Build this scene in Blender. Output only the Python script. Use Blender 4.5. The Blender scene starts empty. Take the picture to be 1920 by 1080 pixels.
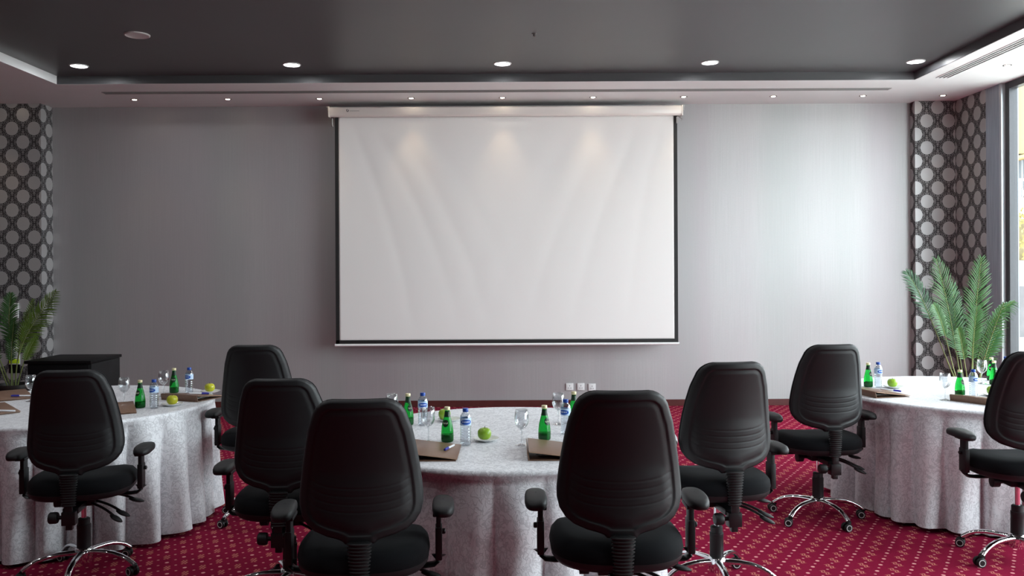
import bpy, bmesh, math, random
import numpy as np
from mathutils import Vector, Matrix
random.seed(7); rng = np.random.default_rng(5)
PI = math.pi
scene = bpy.context.scene
COL = scene.collection

# ------------------------------------------------------------------ node helpers
class NT:
    def __init__(s, name):
        s.m = bpy.data.materials.new(name); s.m.use_nodes = True
        s.t = s.m.node_tree; s.t.nodes.clear()
        s.out = s.t.nodes.new('ShaderNodeOutputMaterial')
    def n(s, typ, **kw):
        nd = s.t.nodes.new(typ)
        for k, v in kw.items(): setattr(nd, k, v)
        return nd
    def put(s, sock, v):
        if v is None: return
        if isinstance(v, bpy.types.NodeSocket): s.t.links.new(v, sock)
        elif isinstance(v, bpy.types.Node): s.t.links.new(v.outputs[0], sock)
        else:
            if isinstance(v, (tuple, list)) and len(v) == 3 and sock.type == 'RGBA': v = (*v, 1)
            sock.default_value = v
    def math(s, op, a, b=None, c=None, clamp=False):
        nd = s.n('ShaderNodeMath', operation=op); nd.use_clamp = clamp
        for i, v in enumerate((a, b, c)): s.put(nd.inputs[i], v)
        return nd.outputs[0]
    def step(s, v, lo, hi):
        nd = s.n('ShaderNodeMapRange', interpolation_type='SMOOTHSTEP'); s.put(nd.inputs[0], v)
        nd.inputs[1].default_value = lo; nd.inputs[2].default_value = hi
        return nd.outputs[0]
    def mix(s, f, a, b):
        nd = s.n('ShaderNodeMix', data_type='RGBA'); s.put(nd.inputs[0], f); s.put(nd.inputs[6], a); s.put(nd.inputs[7], b)
        return nd.outputs[2]
    def coord(s, kind='Object'):
        return s.n('ShaderNodeTexCoord').outputs[kind]
    def mapping(s, v, scale=(1,1,1), rot=(0,0,0), loc=(0,0,0)):
        nd = s.n('ShaderNodeMapping'); s.put(nd.inputs[0], v)
        nd.inputs['Scale'].default_value = scale; nd.inputs['Rotation'].default_value = rot; nd.inputs['Location'].default_value = loc
        return nd.outputs[0]
    def noise(s, v, scale, detail=2, rough=.5, dist=0):
        nd = s.n('ShaderNodeTexNoise'); s.put(nd.inputs['Vector'], v); nd.inputs['Scale'].default_value = scale
        nd.inputs['Detail'].default_value = detail; nd.inputs['Roughness'].default_value = rough; nd.inputs['Distortion'].default_value = dist
        return nd.outputs[0]
    def sep(s, v):
        nd = s.n('ShaderNodeSeparateXYZ'); s.put(nd.inputs[0], v); return nd.outputs
    def comb(s, x, y, z=0.0):
        nd = s.n('ShaderNodeCombineXYZ'); s.put(nd.inputs[0], x); s.put(nd.inputs[1], y); s.put(nd.inputs[2], z); return nd.outputs[0]
    def bump(s, h, strength=.3, dist=.01):
        nd = s.n('ShaderNodeBump'); s.put(nd.inputs['Height'], h); nd.inputs['Strength'].default_value = strength; nd.inputs['Distance'].default_value = dist
        return nd.outputs[0]
    def bsdf(s, color=(.8,.8,.8), rough=.5, metal=0., normal=None, spec=.5, trans=0., ior=1.45, coat=0., sheen=0., emis=None, estr=0., aniso=0., alpha=None):
        b = s.n('ShaderNodeBsdfPrincipled')
        s.put(b.inputs['Base Color'], color); s.put(b.inputs['Roughness'], rough); s.put(b.inputs['Metallic'], metal)
        s.put(b.inputs['Normal'], normal) if normal is not None else None
        s.put(b.inputs['Specular IOR Level'], spec); s.put(b.inputs['Transmission Weight'], trans); b.inputs['IOR'].default_value = ior
        s.put(b.inputs['Coat Weight'], coat); s.put(b.inputs['Sheen Weight'], sheen)
        if aniso: b.inputs['Anisotropic'].default_value = aniso
        if emis: s.put(b.inputs['Emission Color'], emis); b.inputs['Emission Strength'].default_value = estr
        s.t.links.new(b.outputs[0], s.out.inputs[0])
        return s.m

def simple(name, color, rough=.5, metal=0., var=0., scale=40., **kw):
    t = NT(name)
    if var:
        f = t.noise(t.coord(), scale, 3)
        c = t.mix(f, tuple(x*(1-var) for x in color), tuple(min(1, x*(1+var)) for x in color))
    else: c = color
    return t.bsdf(c, rough, metal, **kw)

M = {}
# chair materials
t = NT('black_plastic'); h = t.noise(t.coord(), 900, 2)
M['plastic'] = t.bsdf((.006,.006,.007), .54, normal=t.bump(h, .12, .001), spec=.5)
t = NT('black_fabric'); h = t.noise(t.coord(), 500, 3)
M['fabric'] = t.bsdf(t.mix(h, (.0025,.003,.004), (.006,.0065,.008)), .85, normal=t.bump(h, .3, .001), sheen=.03, spec=.12)
M['rubber'] = simple('black_rubber', (.005,.005,.0055), .5, var=.2)
M['chrome'] = simple('chrome', (.82,.82,.84), .09, 1.)
M['dull_metal'] = simple('black_painted_metal', (.007,.007,.008), .35, .0, var=.2)
M['grey_ring'] = simple('grey_plastic', (.62,.62,.62), .45, var=.1)
# cloth
t = NT('white_damask'); uv = t.coord('UV')
n1 = t.noise(uv, 16, 1.5, .5, 1.6); n2 = t.noise(t.mapping(uv, loc=(7,3,1)), 23, 1.0, .5, 1.2)
a = t.math('ABSOLUTE', t.math('SUBTRACT', n1, .5)); b = t.math('ABSOLUTE', t.math('SUBTRACT', n2, .5))
ln = t.math('SUBTRACT', 1., t.step(t.math('MINIMUM', a, b), .018, .045))
wv = t.noise(uv, 300, 2)
M['cloth'] = t.bsdf(t.mix(ln, (.78,.785,.81), (.60,.60,.625)), t.math('MULTIPLY_ADD', ln, .28, .36),
                    normal=t.bump(t.math('MULTIPLY_ADD', wv, .5, ln), .35, .0015), spec=.35, sheen=.1)
# carpet
t = NT('red_patterned_carpet'); P = t.coord()
u0 = t.mapping(P, rot=(0,0,math.radians(32)))
wob = t.noise(P, 3.0, 2)
s3 = t.sep(u0)
U = t.math('DIVIDE', s3[0], .152); V = t.math('DIVIDE', s3[1], .11)
def cellf(t, U, off):  # -.5..+.5 from the cell centre
    return t.math('SUBTRACT', t.math('FRACT', t.math('ADD', U, off)), .5)
def dot(t, U, V, ou, ov, su, sv):
    x = t.math('MULTIPLY', cellf(t, U, ou), su); y = t.math('MULTIPLY', cellf(t, V, ov), sv)
    return t.math('SQRT', t.math('ADD', t.math('MULTIPLY', x, x), t.math('MULTIPLY', y, y)))
d_big = t.math('SUBTRACT', 1., t.step(dot(t, U, V, .5, .5, .152, .11), .0085, .0125))
d_sm1 = t.math('SUBTRACT', 1., t.step(dot(t, U, V, .5, 0., .152, .11), .0055, .0085))
d_sm2 = t.math('SUBTRACT', 1., t.step(dot(t, U, V, 0., .5, .152, .11), .0055, .0085))
mx = t.math('MULTIPLY', cellf(t, U, 0.), .152); my = t.math('MULTIPLY', cellf(t, V, 0.), .11)
# three short hooked strokes make the motif; it leans across the lattice
rx = t.math('ADD', t.math('MULTIPLY', mx, .80), t.math('MULTIPLY', my, -.60)); ry = t.math('ADD', t.math('MULTIPLY', mx, .60), t.math('MULTIPLY', my, .80))
sw = t.math('MULTIPLY', t.math('SINE', t.math('MULTIPLY', rx, 190.)), .006)
ex = t.math('ABSOLUTE', t.math('SUBTRACT', t.math('ABSOLUTE', t.math('SUBTRACT', ry, sw)), .008))
lobe = t.math('MULTIPLY', t.math('SUBTRACT', 1., t.step(ex, .0030, .0060)), t.math('SUBTRACT', 1., t.step(t.math('ABSOLUTE', rx), .030, .036)))
fz = t.noise(P, 260, 2)
base = t.mix(fz, (.18,.006,.026), (.30,.014,.055)); base = t.mix(t.math('MULTIPLY', wob, .35), base, (.17,.006,.028))
c = t.mix(t.math('MULTIPLY', lobe, .75), base, (.62,.22,.17))
c = t.mix(t.math('MAXIMUM', t.math('MULTIPLY', d_big, .9), t.math('MULTIPLY', t.math('MAXIMUM', d_sm1, d_sm2), .65)), c, (.85,.38,.38))
M['carpet'] = t.bsdf(c, .95, normal=t.bump(fz, .5, .003), spec=.04)
# back wall: grey strie paper
t = NT('grey_strie_wallpaper'); P = t.coord()
f = t.noise(t.mapping(P, scale=(1,1,.012)), 130, 2, .6); f2 = t.noise(t.mapping(P, scale=(1,1,.6)), 90, 2)
band = t.noise(t.mapping(P, scale=(1,1,.02)), 1.1, 1); hue = t.noise(t.mapping(P, scale=(1,1,.05), loc=(9,0,0)), 1.3, 1)
c = t.mix(t.math('MULTIPLY_ADD', f, .7, t.math('MULTIPLY', f2, .3)), (.39,.385,.385), (.54,.535,.54))
c = t.mix(t.step(hue, .42, .6), c, t.mix(.5, c, (.42,.38,.40)))
c = t.mix(t.math('MULTIPLY', t.step(band, .5, .62), .4), c, (.37,.40,.39))
M['wallpaper'] = t.bsdf(c, .54, .5, normal=t.bump(f, .12, .002), spec=.5)
# damask pillars
def damask(name, light, dark, ox, oz):
    t = NT(name); uv = t.sep(t.coord('UV'))
    X = t.math('DIVIDE', t.math('SUBTRACT', uv[0], ox), .252); Z = t.math('DIVIDE', t.math('SUBTRACT', uv[1], oz), .311)
    def cell(o):
        x = t.math('MULTIPLY', t.math('ABSOLUTE', cellf(t, X, o)), .252); z = t.math('MULTIPLY', cellf(t, Z, o), .311)
        az = t.math('ABSOLUTE', z)
        r = t.math('SQRT', t.math('ADD', t.math('MULTIPLY', x, x), t.math('MULTIPLY', t.math('MULTIPLY', az, az), .86)))
        th = t.math('ARCTAN2', az, x)
        return x, az, r, th
    xa, za, ra, ta = cell(.5); xb, zb, rb, tb = cell(0.)
    use = t.math('LESS_THAN', rb, ra)
    def pick(p, q): return t.math('ADD', t.math('MULTIPLY', use, q), t.math('MULTIPLY', t.math('SUBTRACT', 1., use), p))
    r, th, x, z = pick(ra, rb), pick(ta, tb), pick(xa, xb), pick(za, zb)
    edge = t.math('MULTIPLY_ADD', t.math('COSINE', t.math('MULTIPLY', th, 8.)), .0016, .0715)
    edge = t.math('ADD', edge, t.math('MULTIPLY', t.math('ABSOLUTE', t.math('SINE', t.math('MULTIPLY', th, 12.))), .003))
    q = t.math('SUBTRACT', r, t.math('MULTIPLY_ADD', t.math('SUBTRACT', t.noise(t.comb(x, z, 0.), 75, 1), .5), .022, edge))
    darkm = t.step(q, -.001, .0015)
    vec = t.comb(x, z, 0.)
    vo = t.n('ShaderNodeTexVoronoi', feature='DISTANCE_TO_EDGE'); t.put(vo.inputs['Vector'], vec); vo.inputs['Scale'].default_value = 42
    nn = t.noise(vec, 30, 1, .5, .6)
    curl = t.math('MULTIPLY', t.step(t.math('ABSOLUTE', t.math('SUBTRACT', nn, .5)), .045, .02), t.step(q, .006, .010))
    holes = t.math('MULTIPLY', t.step(vo.outputs[0], .22, .30), t.step(q, .012, .02))
    darkm = t.math('MULTIPLY', darkm, t.math('SUBTRACT', 1., t.math('MULTIPLY', t.math('MAXIMUM', curl, t.math('MULTIPLY', holes, .5)), .5)))
    ringm = t.math('MULTIPLY', t.step(t.math('ABSOLUTE', t.math('SUBTRACT', q, .0125)), .0035, .0015), t.step(t.math('SINE', t.math('MULTIPLY', th, 14.)), -.2, .5))
    darkm = t.math('MULTIPLY', darkm, t.math('SUBTRACT', 1., t.math('MULTIPLY', ringm, .6)))
    c = t.mix(darkm, light, dark)
    return t.bsdf(c, t.math('MULTIPLY_ADD', darkm, .2, .38), t.math('MULTIPLY', t.math('SUBTRACT', 1., darkm), .35), spec=.4)
M['damask'] = damask('damask_wallpaper', (.46,.45,.45), (.034,.031,.033), 0., 0.)
M['ceiling_dark'] = simple('dark_grey_ceiling_paint', (.08,.08,.085), .38, var=.08, scale=1.2)
M['ceiling_white'] = simple('white_ceiling_paint', (.80,.815,.815), .6, var=.03, scale=3)
M['skirting'] = simple('dark_red_wood_skirting', (.085,.022,.02), .35, var=.3, scale=8)
M['plain_wall'] = simple('grey_wall_paint', (.12,.12,.12), .7, var=.05)
t = NT('grey_wood_post'); f = t.noise(t.mapping(t.coord(), scale=(1,1,.04)), 60, 3)
M['post'] = t.bsdf(t.mix(f, (.16,.19,.23), (.42,.48,.55)), .4)
M['frame'] = simple('dark_aluminium', (.05,.05,.055), .35, .3, var=.1)
M['frame_edge'] = simple('light_aluminium', (.5,.52,.54), .3, .6)
t = NT('window_glass'); lw_ = t.n('ShaderNodeLayerWeight'); lw_.inputs[0].default_value = .5
fr = t.math('MULTIPLY_ADD', t.math('POWER', lw_.outputs['Facing'], 5.), .5, .03).node; tr = t.n('ShaderNodeBsdfTransparent'); gl = t.n('ShaderNodeBsdfGlossy'); gl.inputs['Roughness'].default_value = .02
tr.inputs[0].default_value = (.95,.97,.96,1); mx_ = t.n('ShaderNodeMixShader')
t.t.links.new(fr.outputs[0], mx_.inputs[0]); t.t.links.new(tr.outputs[0], mx_.inputs[1]); t.t.links.new(gl.outputs[0], mx_.inputs[2]); t.t.links.new(mx_.outputs[0], t.out.inputs[0])
M['pane'] = t.m
# thin drinking glass / plastic
def clearmat(name, tint, body):
    t = NT(name); lw = t.n('ShaderNodeLayerWeight'); lw.inputs[0].default_value = .35
    tr = t.n('ShaderNodeBsdfTransparent'); tr.inputs[0].default_value = (*tint, 1)
    gl = t.n('ShaderNodeBsdfGlossy'); gl.inputs['Roughness'].default_value = .03; gl.inputs[0].default_value = (.95,.95,.95,1)
    m1 = t.n('ShaderNodeMixShader'); f = t.math('MULTIPLY_ADD', lw.outputs['Facing'], body, .05, clamp=True)
    t.t.links.new(f, m1.inputs[0]); t.t.links.new(tr.outputs[0], m1.inputs[1]); t.t.links.new(gl.outputs[0], m1.inputs[2]); t.t.links.new(m1.outputs[0], t.out.inputs[0])
    return t.m
M['glass'] = clearmat('clear_glass', (.93,.94,.95), .85)
M['pet'] = clearmat('clear_plastic', (.82,.86,.90), .8)
t = NT('green_glass')
M['green'] = t.bsdf((.02,.50,.06), .04, trans=.9, ior=1.35, spec=.6)
M['sparkling'] = simple('green_bottle_water', (.004,.10,.015), .1, trans=.3)
M['label_green'] = simple('dark_green_label', (.005,.03,.012), .4, var=.3, scale=60)
M['label_pale'] = simple('pale_lettering', (.55,.6,.45), .5)
M['cap_gold'] = simple('pale_gold_cap', (.78,.70,.42), .35, .3, var=.05)
M['cap_blue'] = simple('blue_cap', (.012,.06,.33), .35, var=.1)
t = NT('water_label'); uvx = t.sep(t.coord('UV')); nn = t.noise(t.coord('UV'), 9, 2)
ov = t.math('ADD', t.math('POWER', t.math('DIVIDE', t.math('SUBTRACT', uvx[0], .5), .17), 2.), t.math('POWER', t.math('DIVIDE', t.math('SUBTRACT', uvx[1], .47), .33), 2.))
c = t.mix(t.step(ov, 1.12, .95), (.50,.66,.86), (.015,.09,.45))
wl = t.math('MULTIPLY', t.step(t.math('ABSOLUTE', t.math('SUBTRACT', uvx[1], .5)), .11, .07), t.math('MULTIPLY', t.step(ov, .6, .5), t.step(t.math('SINE', t.math('MULTIPLY', uvx[0], 130.)), -.1, .2)))
M['label_blue'] = t.bsdf(t.mix(wl, c, (.8,.85,.9)), .4)
M['china'] = simple('white_porcelain', (.80,.81,.80), .18, coat=.4)
t = NT('green_apple_skin'); P = t.coord(); f = t.noise(P, 14, 2); sp = t.noise(P, 170, 2)
c = t.mix(f, (.16,.36,.015), (.36,.52,.04)); c = t.mix(t.math('MULTIPLY', t.step(sp, .66, .72), .4), c, (.65,.72,.3))
M['apple'] = t.bsdf(c, .28, coat=.25)
t = NT('yellow_apple_skin'); P = t.coord(); f = t.noise(P, 14, 2)
M['apple_yellow'] = t.bsdf(t.mix(f, (.36,.40,.01), (.56,.52,.03)), .28, coat=.25)
M['stem'] = simple('brown_stem', (.10,.06,.03), .7)
t = NT('brown_leatherette'); P = t.coord(); f = t.noise(t.mapping(P, scale=(1,14,6)), 9, 4, .6)
M['folder'] = t.bsdf(t.mix(f, (.12,.06,.036), (.25,.145,.095)), .36, normal=t.bump(f, .1, .001))
M['folder_in'] = simple('dark_folder_lining', (.03,.02,.016), .7)
M['folder_edge'] = simple('tan_folder_edge', (.42,.26,.17), .5)
M['paper'] = simple('notepad_paper', (.75,.73,.68), .8)
M['pen_white'] = simple('white_pen_barrel', (.75,.76,.8), .3)
M['pen_blue'] = simple('blue_pen_cap', (.03,.03,.28), .3)
t = NT('projection_fabric')
M['screen'] = t.bsdf((.80,.785,.765), .5, spec=.3)
M['screen_black'] = simple('black_screen_border', (.012,.012,.012), .6)
M['case'] = simple('white_screen_case', (.78,.74,.70), .22, coat=.3)
M['bar'] = simple('white_weight_bar', (.8,.8,.8), .4)
M['bracket'] = simple('grey_metal_bracket', (.35,.34,.33), .35, .8)
M['switch'] = simple('white_socket_plastic', (.80,.80,.80), .35)
M['ink'] = simple('dark_ink', (.03,.03,.04), .6)
M['cabinet'] = simple('black_cabinet_laminate', (.003,.003,.0035), .5, var=.2, scale=6, spec=.2)
M['cabinet_side'] = simple('black_cabinet_panel', (.007,.007,.0075), .5, var=.2, scale=6, spec=.3)
def frondmat(name, a, b):
    t = NT(name); f = t.noise(t.coord(), 7, 3)
    bs = t.n('ShaderNodeBsdfPrincipled'); t.put(bs.inputs['Base Color'], t.mix(f, a, b)); bs.inputs['Roughness'].default_value = .42
    tl = t.n('ShaderNodeBsdfTranslucent'); t.put(tl.inputs[0], t.mix(f, a, b))
    ms = t.n('ShaderNodeMixShader'); ms.inputs[0].default_value = .25
    t.t.links.new(bs.outputs[0], ms.inputs[1]); t.t.links.new(tl.outputs[0], ms.inputs[2]); t.t.links.new(ms.outputs[0], t.out.inputs[0]); return t.m
M['leaf'] = frondmat('palm_leaf', (.02,.075,.018), (.055,.165,.032))
M['leaf_dark'] = frondmat('dark_palm_leaf', (.018,.07,.03), (.04,.13,.045))
M['leaf_olive'] = frondmat('olive_palm_leaf', (.06,.12,.012), (.13,.20,.03))
M['stalk'] = simple('palm_stalk', (.16,.20,.06), .5, var=.3, scale=20)
M['pot'] = simple('dark_plant_pot', (.03,.028,.026), .5, var=.2)
M['soil'] = simple('potting_soil', (.04,.028,.02), .9, var=.4, scale=60)
def emit(name, col, st):
    t = NT(name); e = t.n('ShaderNodeEmission'); e.inputs[0].default_value = (*col, 1); e.inputs[1].default_value = st
    t.t.links.new(e.outputs[0], t.out.inputs[0]); return t.m
M['lamp_white'] = emit('lit_white_diffuser', (.96,.97,1.), 14)
M['lamp_warm'] = emit('lit_warm_lamp', (1.,.86,.66), 22)
M['trim_white'] = simple('white_lamp_ring', (.75,.75,.75), .4)
M['ring_dark'] = simple('dark_lamp_ring', (.10,.09,.085), .4, .3)
M['speaker'] = simple('pale_grille', (.55,.54,.53), .6, var=.06, scale=80)
M['slot'] = simple('grey_air_slot', (.10,.10,.10), .6)
M['slot_bar'] = simple('grey_slot_bar', (.26,.255,.25), .5)
# outside
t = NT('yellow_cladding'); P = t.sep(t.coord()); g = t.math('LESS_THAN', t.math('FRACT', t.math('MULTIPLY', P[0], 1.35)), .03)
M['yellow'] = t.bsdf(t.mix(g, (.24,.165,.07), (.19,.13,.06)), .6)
M['cream'] = simple('cream_render', (.42,.38,.33), .9, var=.08, scale=.9)
t = NT('dark_louvre'); P = t.sep(t.coord()); g = t.math('LESS_THAN', t.math('FRACT', t.math('MULTIPLY', P[0], 9.)), .25)
M['louvre'] = t.bsdf(t.mix(g, (.08,.085,.09), (.20,.21,.22)), .6)
M['hedge'] = simple('yellowing_leaves', (.22,.18,.06), .8, var=.6, scale=4)
M['hedge_dark'] = simple('hedge_twigs', (.16,.13,.07), .9, var=.4, scale=8)
M['fence_grey'] = simple('grey_fence_wood', (.10,.095,.10), .7, var=.25, scale=5)
M['white_metal'] = simple('white_painted_iron', (.62,.58,.52), .6, var=.1)
M['paving'] = simple('pale_paving', (.58,.56,.53), .85, var=.12, scale=1.5)
M['ledge'] = simple('pale_grey_ledge', (.62,.66,.64), .7, var=.05)

# ------------------------------------------------------------------ mesh helpers
class MB:
    """collects vertices and faces of one mesh"""
    def __init__(s): s.v = []; s.f = []; s.mi = []; s.uv = None
    def add(s, v, f, mi=0):
        o = len(s.v); s.v += [tuple(p) for p in v]; s.f += [tuple(i+o for i in q) for q in f]; s.mi += [mi]*len(f); return s
    def box(s, c, d, rot=None, mi=0, taper=1.):
        x, y, z = (k/2 for k in d); vs = []
        for k in (-1, 1):
            tp = taper if k > 0 else 1
            for (i, j) in ((-1,-1),(1,-1),(1,1),(-1,1)): vs.append(Vector((i*x*tp, j*y*tp, k*z)))
        if rot is not None: vs = [rot @ p for p in vs]
        vs = [p + Vector(c) for p in vs]
        return s.add(vs, [(0,3,2,1),(4,5,6,7),(0,1,5,4),(1,2,6,5),(2,3,7,6),(3,0,4,7)], mi)
    def lathe(s, prof, seg=32, c=(0,0,0), sx=1., sy=1., mi=0, cap0=True, cap1=True, rot=None):
        vs = []; n = len(prof)
        for (r, z) in prof:
            for k in range(seg):
                a = 2*PI*k/seg; p = Vector((r*math.cos(a)*sx, r*math.sin(a)*sy, z))
                if rot is not None: p = rot @ p
                vs.append(p + Vector(c))
        fs = [(i*seg+k, i*seg+(k+1)%seg, (i+1)*seg+(k+1)%seg, (i+1)*seg+k) for i in range(n-1) for k in range(seg)]
        if cap0: fs.append(tuple(range(seg-1, -1, -1)))
        if cap1: fs.append(tuple((n-1)*seg+k for k in range(seg)))
        return s.add(vs, fs, mi)
    def tube(s, pts, rad, seg=12, mi=0, flat=1., up=None):
        pts = [Vector(p) for p in pts]; n = len(pts)
        if not hasattr(rad, '__len__'): rad = [rad]*n
        up = Vector(up) if up else Vector((0,0,1)); vs = []
        for i, p in enumerate(pts):
            d = (pts[min(i+1, n-1)] - pts[max(i-1, 0)]).normalized()
            u = up if abs(d.dot(up)) < .97 else Vector((0,1,0))
            a = d.cross(u).normalized(); b = a.cross(d).normalized()
            for k in range(seg):
                th = 2*PI*k/seg; vs.append(p + a*math.cos(th)*rad[i] + b*math.sin(th)*rad[i]*flat)
        fs = [(i*seg+k, i*seg+(k+1)%seg, (i+1)*seg+(k+1)%seg, (i+1)*seg+k) for i in range(n-1) for k in range(seg)]
        fs += [tuple(range(seg-1, -1, -1)), tuple((n-1)*seg+k for k in range(seg))]
        return s.add(vs, fs, mi)
    def grid(s, V, closed_u=False, mi=0):
        r, c = len(V), len(V[0]); vs = [p for row in V for p in row]
        fs = []
        for i in range(r-1):
            for j in range(c if closed_u else c-1):
                j2 = (j+1) % c; fs.append((i*c+j, i*c+j2, (i+1)*c+j2, (i+1)*c+j))
        return s.add(vs, fs, mi)
    def build(s, name, mats, parent=None, smooth=True, bevel=0., angle=40, subsurf=0, recalc=True, segs=2):
        me = bpy.data.meshes.new(name); me.from_pydata(s.v, [], s.f); me.update()
        mats = mats if isinstance(mats, (list, tuple)) else [mats]
        for m in mats: me.materials.append(m)
        for p, k in zip(me.polygons, s.mi): p.material_index = k
        if recalc or bevel:
            bm = bmesh.new(); bm.from_mesh(me)
            if recalc: bmesh.ops.recalc_face_normals(bm, faces=bm.faces)
            if bevel: 
                es = [e for e in bm.edges if len(e.link_faces) == 2 and e.calc_face_angle(0) > math.radians(30)]
                bmesh.ops.bevel(bm, geom=es, offset=bevel, segments=segs, profile=.6, affect='EDGES', clamp_overlap=True)
            bm.to_mesh(me); bm.free()
        if smooth:
            for p in me.polygons: p.use_smooth = True
            if angle < 180: me.set_sharp_from_angle(angle=math.radians(angle))
        o = bpy.data.objects.new(name, me); COL.objects.link(o)
        if parent: o.parent = parent
        if subsurf:
            md = o.modifiers.new('subdivision', 'SUBSURF'); md.levels = md.render_levels = subsurf
        return o
def tag(o, label=None, cat=None, group=None, kind=None):
    if label: o['label'] = label
    if cat: o['category'] = cat
    if group: o['group'] = group
    if kind: o['kind'] = kind
    return o
def empty(name, loc=(0,0,0), rz=0.):
    o = bpy.data.objects.new(name, None); COL.objects.link(o); o.location = loc; o.rotation_euler = (0,0,rz)
    o.empty_display_size = .1; return o
def kids(o): return [c for c in bpy.data.objects if c.parent == o]
def copy_tree(o, parent=None):
    c = o.copy(); COL.objects.link(c)
    if parent: c.parent = parent
    for ch in kids(o): copy_tree(ch, c)
    return c
def uvbox(name, lo, hi, mat, kind='structure', parent=None, ox=0., oz=0.):
    """a box whose side faces carry UVs in metres (run along the wall, height)"""
    x0,y0,z0 = lo; x1,y1,z1 = hi
    me = bpy.data.meshes.new(name)
    v = [(x0,y0,z0),(x1,y0,z0),(x1,y1,z0),(x0,y1,z0),(x0,y0,z1),(x1,y0,z1),(x1,y1,z1),(x0,y1,z1)]
    me.from_pydata(v, [], [(0,3,2,1),(4,5,6,7),(0,1,5,4),(1,2,6,5),(2,3,7,6),(3,0,4,7)])
    uv = me.uv_layers.new(name='UVMap'); me.materials.append(mat)
    for p in me.polygons:
        for li in p.loop_indices:
            c = me.vertices[me.loops[li].vertex_index].co
            if abs(p.normal.x) > .5: u = (c.y - y0)*(1 if p.normal.x > 0 else -1) + (x1 if p.normal.x > 0 else x0)
            else: u = c.x
            uv.data[li].uv = (u - ox, (c.y if abs(p.normal.z) > .5 else c.z) - oz)
    o = bpy.data.objects.new(name, me); COL.objects.link(o)
    if parent: o.parent = parent
    elif kind: o['kind'] = kind
    return o
def struct(name, mb, mat, **kw):
    o = mb.build(name, mat, smooth=kw.pop('smooth', False), **kw); o['kind'] = 'structure'; return o

# ------------------------------------------------------------------ the room
ZC, ZS = 3.615, 3.53           # dark tray, white soffit
struct('floor', MB().box((-1.93, 2.5, -.05), (14.16, 15.1, .1)), M['carpet'])
struct('wall_back', MB().box((-1.93, 10.1, 1.9), (14.16, .2, 4.)), M['wallpaper'])
struct('wall_left', MB().box((-9.1, 2.5, 1.9), (.2, 15.2, 4.)), M['plain_wall'])
struct('wall_front', MB().box((-1.93, -5.1, 1.9), (14.16, .2, 4.)), M['plain_wall'])
# ceiling: tray and the lower soffit around it
TX0, TX1, TY0, TY1 = -4.665, 4.149, -3.5, 8.77
struct('ceiling', MB().box(((TX0+TX1)/2, (TY0+TY1)/2, ZC+.1), (TX1-TX0+.2, TY1-TY0+.2, .2)), M['ceiling_dark'])
mb = MB()
for (a, b, c, d) in ((-9.1, 5.3, TY1, 10.05), (-9.1, 5.3, -5.05, TY0), (-9.1, TX0, TY0, TY1), (TX1, 5.3, TY0, TY1)):
    mb.box(((a+b)/2, (c+d)/2, (ZS+3.9)/2), (b-a, d-c, 3.9-ZS))
sof = struct('trim_1', mb, M['ceiling_white'])
# thin dark lining on the tray's back and right upstands; the left stays white
mb = MB(); e = .006
for (cx, cy, sx, sy) in (((TX0+TX1)/2, TY1-e/2, TX1-TX0, e), (TX1-e/2, (TY0+TY1)/2, e, TY1-TY0)):
    mb.box((cx, cy, (ZS+ZC)/2+.001), (sx, sy, ZC-ZS-.002))
struct('trim_2', mb, M['ceiling_dark'])
# pillars, papered
uvbox('wall_pillar_left', (-9.0, 9.756, 0), (-5.378, 10.02, ZS), M['damask'], ox=-5.71, oz=3.246)
uvbox('wall_pillar_right', (4.673, 9.88, 0), (5.16, 10.02, ZS), M['damask'], ox=4.81, oz=3.30)
uvbox('wall_right', (5.14, 9.235, 0), (5.34, 9.99, ZS+.02), M['damask'], ox=4.81+.15, oz=3.30)
o = struct('baseboard_back', MB().box((-.35, 9.99, .037), (10.05, .02, .075)).box((4.9,9.872,.037),(.46,.016,.075)), M['skirting'], bevel=.003)
struct('baseboard_left', MB().box((-7.2, 9.748, .037), (3.62, .016, .075)), M['skirting'], bevel=.003)
# timber-clad post beside the window
struct('trim_3', MB().box((5.235, 9.105, ZS/2), (.2, .26, ZS)), M['post'], bevel=.004)
struct('trim_4', MB().box((5.16, 8.955, ZS/2), (.06, .035, ZS)), M['frame_edge'], bevel=.003)
# windows: floor to soffit, four bays along the right side
def window(n, y0, y1):
    w = empty('window_%d' % n, (5.22, (y0+y1)/2, 0)); w['kind'] = 'structure'
    h = (y1-y0)/2; mb = MB()
    mb.box((0, -h+.035, ZS/2), (.09, .07, ZS)).box((0, h-.035, ZS/2), (.09, .07, ZS))
    mb.box((0, 0, ZS-.035), (.09, 2*h-.14, .07)).box((0, 0, .04), (.09, 2*h-.14, .08))
    mb.build('window_frame', M['frame'], w, bevel=.004, smooth=False)
    MB().box((.01, 0, ZS/2), (.008, 2*h-.13, ZS-.14)).build('window_pane', M['pane'], w, smooth=False)
YW = [8.94, 6.2, 3.4, .6]
for i in range(3): window(i+1, YW[i+1], YW[i])

struct('wall_right_rear', MB().box((5.24, -2.2, ZS/2), (.2, 5.6, ZS)), M['plain_wall'])

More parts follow.
